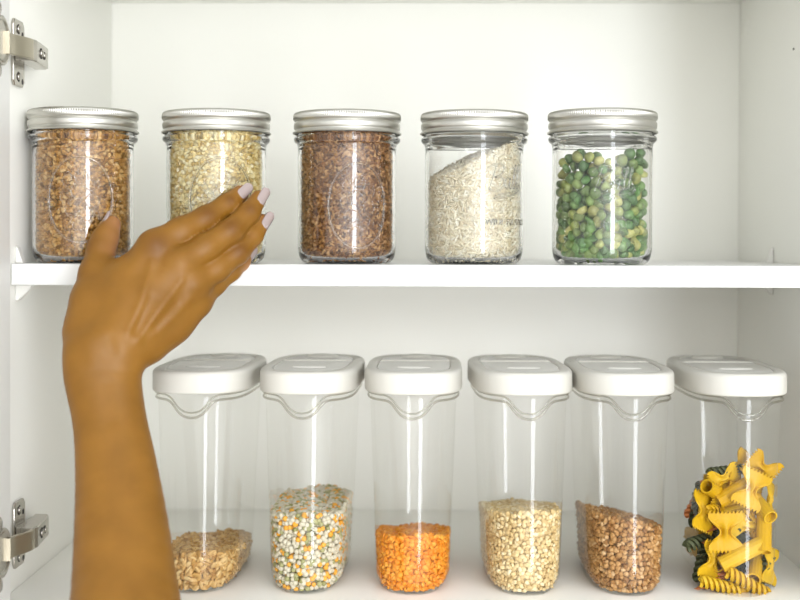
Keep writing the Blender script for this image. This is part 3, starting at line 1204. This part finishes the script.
# ------------------------------------------------------------------ the arm and hand
RES = .0014
gx0, gx1 = -.330, -.085
gy0, gy1 = -.285, .030
gz0, gz1 = Z0 - .470, Z0 + .050
NX, NY, NZ = int((gx1 - gx0) / RES), int((gy1 - gy0) / RES), int((gz1 - gz0) / RES)
AX = gx0 + RES * np.arange(NX); AY = gy0 + RES * np.arange(NY); AZ = gz0 + RES * np.arange(NZ)
BIG = np.float32(.05)


def field():
    return np.full((NX, NY, NZ), BIG, np.float32)


def sub_box(lo, hi):
    i = [max(0, int((lo[k] - g) / RES)) for k, g in enumerate((gx0, gy0, gz0))]
    j = [min(n, int((hi[k] - g) / RES) + 2) for k, (g, n) in enumerate(((gx0, NX), (gy0, NY), (gz0, NZ)))]
    return tuple(slice(a, max(a, b)) for a, b in zip(i, j))


def smin(a, b, k):
    h = np.maximum(k - np.abs(a - b), 0) / k
    return np.minimum(a, b) - h * h * k * .25


def cone(Fld, p1, r1, p2, r2, k=.004):
    """blend a round cone from p1 (radius r1) to p2 (radius r2) into the field"""
    p1, p2 = np.asarray(p1, float), np.asarray(p2, float)
    m = .014
    lo = np.minimum(p1 - r1, p2 - r2) - m; hi = np.maximum(p1 + r1, p2 + r2) + m
    s = sub_box(lo, hi)
    X, Y, Z = np.meshgrid(AX[s[0]], AY[s[1]], AZ[s[2]], indexing='ij', sparse=True)
    d = p2 - p1; L2 = d @ d
    t = np.clip(((X - p1[0]) * d[0] + (Y - p1[1]) * d[1] + (Z - p1[2]) * d[2]) / L2, 0, 1)
    q = np.sqrt((X - p1[0] - t * d[0]) ** 2 + (Y - p1[1] - t * d[1]) ** 2 + (Z - p1[2] - t * d[2]) ** 2) - (r1 + (r2 - r1) * t)
    Fld[s] = smin(Fld[s], q.astype(np.float32), np.float32(k))


def J(px, py, y_mm, r_mm):
    return at(px, py, y_mm * MM), r_mm * MM


def chain(Fld, js, k=.004):
    js = [J(*q) for q in js]
    for (a, ra), (b, rb) in zip(js, js[1:]):
        cone(Fld, a, ra, b, rb, k)


body = field()
# forearm: two bones side by side, flat towards the wrist
fore_l = [(88, 352, -62, 18.5), (90, 376, -65, 19.5), (99, 420, -76, 19.5), (105, 465, -90, 21.5), (110, 525, -112, 25), (113, 600, -143, 29), (112, 690, -185, 33), (112, 790, -238, 36)]
fore_r = [(122, 350, -60, 16.5), (116.5, 376, -63, 18.5), (119, 420, -74, 19), (125, 465, -88, 21.5), (131, 525, -110, 25), (136, 600, -141, 28.5), (146, 690, -183, 33), (152, 790, -236, 36)]
fore_l = [tuple(q) for q in catmull([(a, b, c, d - 1.3) for a, b, c, d in fore_l], 4)]
fore_r = [tuple(q) for q in catmull([(a + (2 if b > 400 else 0), b, c, d - 1.3) for a, b, c, d in fore_r], 4)]
fl, fr_ = field(), field()
chain(fl, fore_l, .002)
chain(fr_, fore_r, .002)
body = smin(body, smin(fl, fr_, np.float32(.014)), np.float32(.001))
del fl, fr_
# palm: one ray to each knuckle, padded on the far side
W = [(96, 348, -60, 16), (108, 346, -63, 15), (120, 346, -61, 14.5), (131, 350, -56, 13)]
K_ = [(155, 247, -40, 12.3), (180, 264, -44, 11.8), (192, 284, -41, 11.2), (195, 301, -31, 10.4)]
for w, k in zip(W, K_):
    mid = ((w[0] + k[0]) / 2, (w[1] + k[1]) / 2, (w[2] + k[2]) / 2 + 2, (w[3] + k[3]) / 2 + .2)
    chain(body, [w, mid, k], .012)
chain(body, [(150, 340, -46, 12.5), (172, 322, -38, 12), (193, 303, -30, 10.3)], .012)
chain(body, [(92, 325, -46, 16.5), (122, 285, -36, 15.5), (150, 258, -30, 12)], .012)
chain(body, [(112, 330, -42, 15.5), (150, 300, -30, 14), (180, 275, -26, 11)], .012)
chain(body, [(145, 345, -42, 12), (170, 310, -28, 12), (190, 296, -24, 10)], .012)
# thumb
th = field()
chain(th, [(86, 332, -50, 15.5), (92, 300, -42, 15), (97, 274, -31, 12.6), (101, 249, -19, 9.9), (106, 237, -12, 8.9), (111.5, 224.5, -5, 7.2)], .006)
body = smin(body, th, np.float32(.010))
# fingers: each blended on its own, so that the clefts between them stay sharp
fing = {
    'index': [(155, 247, -40, 12.3), (182, 232, -31, 11.2), (206.5, 219, -21, 9.8), (228, 204.5, -9, 8.2), (241, 193, 0, 6.4)],
    'middle': [(180, 264, -44, 11.6), (206, 248, -36, 10.3), (231, 231.5, -25, 9.4), (249, 213, -12, 8.0), (259, 198, -3, 6.3)],
    'ring': [(192, 284, -41, 11), (217, 269, -31, 9.3), (238, 253, -21, 8.4), (253, 236, -9, 7.3), (263, 221.5, 0, 6.1)],
    'little': [(195, 301, -31, 10.2), (214, 284.5, -19, 8.4), (231, 271, -9, 7.3), (241, 262, 0, 6.4), (247, 255, 7, 5.4)],
}
fin = field()
for nm, js in fing.items():
    f = field()
    chain(f, js, .004)
    fin = smin(fin, f, np.float32(.0012))
# web: near the knuckles the fingers merge into the back of the hand
body = smin(body, fin, np.float32(.006))
del th, fin, f

# surface details: tendons, knuckles and hollows as shallow strokes over the back of the hand
Xg, Yg, Zg = np.meshgrid(AX, AY, AZ, indexing='ij', sparse=True)
q0 = Xg - CP[0]; q1 = Yg - CP[1]; q2 = Zg - CP[2]
cxx = (CR[0, 0] * q0 + CR[1, 0] * q1 + CR[2, 0] * q2).astype(np.float32)
cyy = (CR[0, 1] * q0 + CR[1, 1] * q1 + CR[2, 1] * q2).astype(np.float32)
czz = (CR[0, 2] * q0 + CR[1, 2] * q1 + CR[2, 2] * q2).astype(np.float32)
PX = 400 + SX + F_PX * cxx / cyy
PY = 300 + SY - F_PX * czz / cyy
del cxx, cyy, czz
near = np.abs(body) < .014


def carve(pts, h_mm, sig, ymax=None):
    """raise (h>0) or hollow (h<0) the surface along a line"""
    pts = [np.array(p, float) for p in pts]
    x0 = min(p[0] for p in pts) - 3 * sig; x1 = max(p[0] for p in pts) + 3 * sig
    y0 = min(p[1] for p in pts) - 3 * sig; y1 = max(p[1] for p in pts) + 3 * sig
    sel = near & (PX > x0) & (PX < x1) & (PY > y0) & (PY < y1)
    if ymax is not None: sel = sel & (np.broadcast_to(Yg, body.shape) < ymax)
    px, py = PX[sel], PY[sel]
    best = np.full(px.shape, 1e9, np.float32)
    if len(pts) == 1:
        best = (px - pts[0][0]) ** 2 + (py - pts[0][1]) ** 2
    for a, b in zip(pts, pts[1:]):
        d = b - a; L2 = d @ d
        t = np.clip(((px - a[0]) * d[0] + (py - a[1]) * d[1]) / L2, 0, 1)
        best = np.minimum(best, (px - a[0] - t * d[0]) ** 2 + (py - a[1] - t * d[1]) ** 2)
    body[sel] -= (h_mm * MM * np.exp(-best / sig ** 2)).astype(np.float32)


back = -.036
carve([(152, 262), (142, 300), (129, 332)], 1.6, 4.6, back)      # index tendon
carve([(182, 280), (160, 310), (138, 340)], 1.5, 4.2, back)    # middle tendon
carve([(190, 300), (172, 318), (152, 336)], 1.1, 4.5, back)
carve([(152, 300), (136, 330)], -1.2, 6, back)
carve([(176, 304), (156, 328)], -1.0, 5, back)
carve([(110, 342), (112, 350)], -1.5, 7, -.05)                                         # pit at the wrist
carve([(137, 354)], -.7, 8, -.05)
carve([(88, 340), (92, 360)], .8, 9, -.05)
carve([(157, 247)], .8, 9, back)                                            # knuckles
carve([(183, 266)], .5, 9, back)
carve([(196, 285)], .5, 9, back)
carve([(206, 217)], .5, 6)
carve([(231, 230)], .5, 6)
carve([(239, 252)], .4, 6)
carve([(108, 385), (112, 420)], -.9, 8, -.06)                               # between the forearm bones
for (a, b) in (((204, 209), (210, 224)), ((208, 208), (213, 222)), ((228, 223), (235, 238)), ((232, 221), (239, 235)), ((227, 196), (233, 208)), ((247, 206), (254, 217))):
    carve([a, b], -.22, 1.1)                                                # creases over the finger joints
carve([(91, 253), (103, 262)], -.3, 1.6)
del PX, PY, near


def surface_nets(D):
    s = D < 0
    nx, ny, nz = D.shape
    cs = [(i, j, k) for i in (0, 1) for j in (0, 1) for k in (0, 1)]
    cnt = np.zeros((nx - 1, ny - 1, nz - 1), np.int8)
    for i, j, k in cs:
        cnt += s[i:nx - 1 + i, j:ny - 1 + j, k:nz - 1 + k]
    act = (cnt > 0) & (cnt < 8)
    idx = np.argwhere(act)
    num = -np.ones(act.shape, np.int64)
    num[tuple(idx.T)] = np.arange(len(idx))
    acc = np.zeros((len(idx), 3)); n = np.zeros(len(idx))
    for a in cs:
        for ax in range(3):
            if a[ax]: continue
            b = list(a); b[ax] = 1
            da = D[idx[:, 0] + a[0], idx[:, 1] + a[1], idx[:, 2] + a[2]].astype(float)
            db = D[idx[:, 0] + b[0], idx[:, 1] + b[1], idx[:, 2] + b[2]].astype(float)
            c = (da < 0) != (db < 0)
            t = np.where(c, da / np.where(c, da - db, 1), 0)
            p = np.tile(np.array(a, float), (len(idx), 1)); p[:, ax] += t
            acc += p * c[:, None]; n += c
    V = idx + acc / n[:, None]
    Q = []
    for ax in range(3):
        o1, o2 = [(1, 2), (2, 0), (0, 1)][ax]
        sl0 = [slice(1, -1)] * 3; sl1 = [slice(1, -1)] * 3
        sl0[ax] = slice(0, -1); sl1[ax] = slice(1, None)
        a, b = s[tuple(sl0)], s[tuple(sl1)]
        e = np.argwhere(a != b)
        flip = a[tuple(e.T)]
        off = np.ones(3, int); off[ax] = 0
        e = e + off
        def cell(d1, d2):
            c = e.copy(); c[:, o1] -= d1; c[:, o2] -= d2
            return num[tuple(c.T)]
        q = np.stack([cell(1, 1), cell(0, 1), cell(0, 0), cell(1, 0)], 1)
        q[~flip] = q[~flip][:, ::-1]
        Q.append(q)
    return V, np.concatenate(Q)


HV, HQ = surface_nets(body)
del body
# relax the net a little
for it in range(3):
    acc = np.zeros_like(HV); n = np.zeros(len(HV))
    for k in range(4):
        a, b = HQ[:, k], HQ[:, (k + 1) % 4]
        np.add.at(acc, a, HV[b]); np.add.at(n, a, 1)
        np.add.at(acc, b, HV[a]); np.add.at(n, b, 1)
    HV = HV + (.55 if it != 1 else -.15) * (acc / np.maximum(n, 1)[:, None] - HV)
HV = HV * RES + np.array([gx0, gy0, gz0])


def skin_mat():
    m, nt, out = new_mat('warm_brown_skin')
    b = nt.nodes.new('ShaderNodeBsdfPrincipled')
    nt.links.new(b.outputs[0], out.inputs[0])
    tc = nt.nodes.new('ShaderNodeTexCoord')
    n = nt.nodes.new('ShaderNodeTexNoise'); n.inputs['Scale'].default_value = 38; n.inputs['Detail'].default_value = 5
    nt.links.new(tc.outputs['Object'], n.inputs['Vector'])
    r = nt.nodes.new('ShaderNodeValToRGB')
    r.color_ramp.elements[0].position = .3; r.color_ramp.elements[0].color = (.195, .083, .0058, 1)
    r.color_ramp.elements[1].position = .7; r.color_ramp.elements[1].color = (.245, .108, .0100, 1)
    nt.links.new(n.outputs['Fac'], r.inputs[0])
    at_ = nt.nodes.new('ShaderNodeAttribute'); at_.attribute_name = 'palm_side'
    mx = nt.nodes.new('ShaderNodeMix'); mx.data_type = 'RGBA'
    mx.inputs[7].default_value = (.40, .185, .085, 1)
    nt.links.new(at_.outputs['Fac'], mx.inputs[0]); nt.links.new(r.outputs[0], mx.inputs[6])
    at2 = nt.nodes.new('ShaderNodeAttribute'); at2.attribute_name = 'knuckle'
    mx2 = nt.nodes.new('ShaderNodeMix'); mx2.data_type = 'RGBA'
    mx2.inputs[7].default_value = (.145, .055, .0035, 1)
    nt.links.new(at2.outputs['Fac'], mx2.inputs[0]); nt.links.new(mx.outputs[2], mx2.inputs[6])
    nt.links.new(mx2.outputs[2], b.inputs['Base Color'])
    b.inputs['Roughness'].default_value = .48
    b.inputs['Specular IOR Level'].default_value = .36
    b.inputs['Subsurface Weight'].default_value = .12
    b.inputs['Subsurface Radius'].default_value = (1.0, .35, .15)
    b.inputs['Subsurface Scale'].default_value = .003
    v = nt.nodes.new('ShaderNodeTexVoronoi'); v.inputs['Scale'].default_value = 900
    nt.links.new(tc.outputs['Object'], v.inputs['Vector'])
    bp = nt.nodes.new('ShaderNodeBump'); bp.inputs['Strength'].default_value = .10; bp.inputs['Distance'].default_value = .0004
    nt.links.new(v.outputs['Distance'], bp.inputs['Height']); nt.links.new(bp.outputs[0], b.inputs['Normal'])
    return m


person = mk_tris('person', HV, HQ, skin_mat())
tag(person, 'bare right forearm and hand with pale pink nails reaching up to the jars', 'person')


def blob_attr(name, spots):
    a = np.zeros(len(HV))
    for p, r in spots:
        a = np.maximum(a, np.exp(-(((HV - p) ** 2).sum(1)) / r ** 2))
    at_ = person.data.attributes.new(name, 'FLOAT', 'POINT')
    at_.data.foreach_set('value', a.astype(np.float32))


blob_attr('palm_side', [(at(117, 229, -.006), .010), (at(113, 243, -.014), .009), (at(111, 252, -.02), .008), (at(244, 266, 0), .006)] +
          [(at(x, y, .004), .008) for x, y in ((238, 190), (256, 196), (262, 222))])
blob_attr('knuckle', [(at(157, 245, -.052), .011), (at(207, 214, -.029), .007), (at(231, 227, -.033), .007), (at(240, 250, -.029), .007), (at(230, 200, -.016), .005), (at(250, 209, -.019), .005), (at(95, 247, -.024), .008)])


def nail(tip, prev, r_mm, ndir, length, width, lift, label=None):
    """a slightly domed nail plate on the back of a fingertip"""
    t, p = np.array(tip), np.array(prev)
    d = t - p; d /= np.linalg.norm(d)
    n = np.array(ndir, float); n -= d * (n @ d); n /= np.linalg.norm(n)
    w = np.cross(d, n)
    nu, nv = 15, 13
    V = []
    Rw = width * .62
    for lay in (0, 1):
        for i in range(nu):
            u = i / (nu - 1)
            ends = max(0.0, 1 - ((2 * u - 1) ** 4)) ** .5 if u > .5 else max(0.0, 1 - ((2 * u - 1) ** 6)) ** .5
            ends = max(ends, .04)
            for j in range(nv):
                v = -1 + 2 * j / (nv - 1)
                a = v * .80 * ends
                x = Rw * math.sin(a); h = Rw * math.cos(a) - Rw
                along = (u - .45) * length
                curve = -.10 * length * (u - .3) ** 2
                V.append(t + d * along + w * x + n * (r_mm * MM + lift + h + curve + .07 * max(0.0, -along) - lay * .0009))
    N = nu * nv
    F = []
    for i in range(nu - 1):
        for j in range(nv - 1):
            a = i * nv + j
            F.append((a, a + nv, a + nv + 1, a + 1)); F.append((N + a, N + a + 1, N + a + nv + 1, N + a + nv))
    bd = [(i * nv, (i + 1) * nv) for i in range(nu - 1)] + [(i * nv + nv - 1, (i + 1) * nv + nv - 1) for i in range(nu - 1)] + [(j, j + 1) for j in range(nv - 1)] + [((nu - 1) * nv + j, (nu - 1) * nv + j + 1) for j in range(nv - 1)]
    for a, b in bd: F.append((a, b, N + b, N + a))
    o = mk('fingernail', V, F, M_NAIL, person)
    if label: o['label'] = label
    return o


for nm in ('index', 'middle', 'ring', 'little'):
    js = fing[nm]
    a, ra = J(*js[-1]); b, rb = J(*js[-2])
    nd = {'index': (.45, -.85, .05), 'middle': (.55, -.80, -.1), 'ring': (.65, -.72, -.1), 'little': (.6, -.6, -.3)}[nm]
    nail(a, b, js[-1][3], nd, .0160, .0094, .0004)
a, ra = J(111.5, 224.5, -5, 7.2); b, rb = J(106, 237, -12, 8.9)
nail(a, b, 7.2, (-.86, -.22, .30), .0175, .0125, .0003)

# ------------------------------------------------------------------ light
W_DIR = (.30, -.95, .14)
W_BASE, W_FRONT = .47, 2.75
w = bpy.data.worlds.new('room_daylight')
S.world = w
w.use_nodes = True
nt = w.node_tree
nt.nodes.clear()
wo = nt.nodes.new('ShaderNodeOutputWorld')
bg = nt.nodes.new('ShaderNodeBackground')
tcw = nt.nodes.new('ShaderNodeTexCoord')
sep = nt.nodes.new('ShaderNodeSeparateXYZ')
nt.links.new(tcw.outputs['Generated'], sep.inputs[0])
rpw = nt.nodes.new('ShaderNodeValToRGB')
e = rpw.color_ramp.elements
e[0].position = .0; e[0].color = (.74, .72, .67, 1)
e[1].position = 1.0; e[1].color = (.86, .88, .90, 1)
m1 = rpw.color_ramp.elements.new(.5); m1.color = (.74, .74, .73, 1)
mrw = nt.nodes.new('ShaderNodeMapRange'); mrw.inputs[1].default_value = -1; mrw.inputs[2].default_value = 1
nt.links.new(sep.outputs['Z'], mrw.inputs[0]); nt.links.new(mrw.outputs[0], rpw.inputs[0])
nt.links.new(rpw.outputs[0], bg.inputs[0])
# the room's windows are behind the viewer: daylight is strongest from there
dt = nt.nodes.new('ShaderNodeVectorMath'); dt.operation = 'DOT_PRODUCT'
dt.inputs[1].default_value = Vector(W_DIR).normalized()
nt.links.new(tcw.outputs['Generated'], dt.inputs[0])
ng = nt.nodes.new('ShaderNodeMath'); ng.operation = 'MAXIMUM'; ng.inputs[1].default_value = 0
nt.links.new(dt.outputs['Value'], ng.inputs[0])
pw = nt.nodes.new('ShaderNodeMath'); pw.operation = 'POWER'; pw.inputs[1].default_value = 5
nt.links.new(ng.outputs[0], pw.inputs[0])
st = nt.nodes.new('ShaderNodeMath'); st.operation = 'MULTIPLY_ADD'; st.inputs[1].default_value = W_FRONT; st.inputs[2].default_value = W_BASE
nt.links.new(pw.outputs[0], st.inputs[0]); nt.links.new(st.outputs[0], bg.inputs['Strength'])
nt.links.new(bg.outputs[0], wo.inputs[0])


def area(name, loc, target, sx, sy, power, col):
    l = bpy.data.lights.new(name, 'AREA')
    l.shape = 'RECTANGLE'; l.size = sx; l.size_y = sy; l.energy = power; l.color = col
    o = bpy.data.objects.new(name, l); COL.objects.link(o)
    o.location = loc
    o.rotation_euler = (Vector(target) - Vector(loc)).to_track_quat('-Z', 'Y').to_euler()
    return o


area('window_light', (.92, -2.5, Z0 - .27), (-.05, .1, Z0 - .33), .45, 1.4, 14.5, (.95, 1, 1.07))

S.view_settings.view_transform = 'Standard'
S.view_settings.look = 'None'
S.view_settings.gamma = 1
S.view_settings.use_curve_mapping = False
S.view_settings.exposure = .80
S.cycles.max_bounces = 16
S.cycles.transmission_bounces = 12
S.cycles.transparent_max_bounces = 24
S.cycles.glossy_bounces = 6
S.cycles.diffuse_bounces = 5
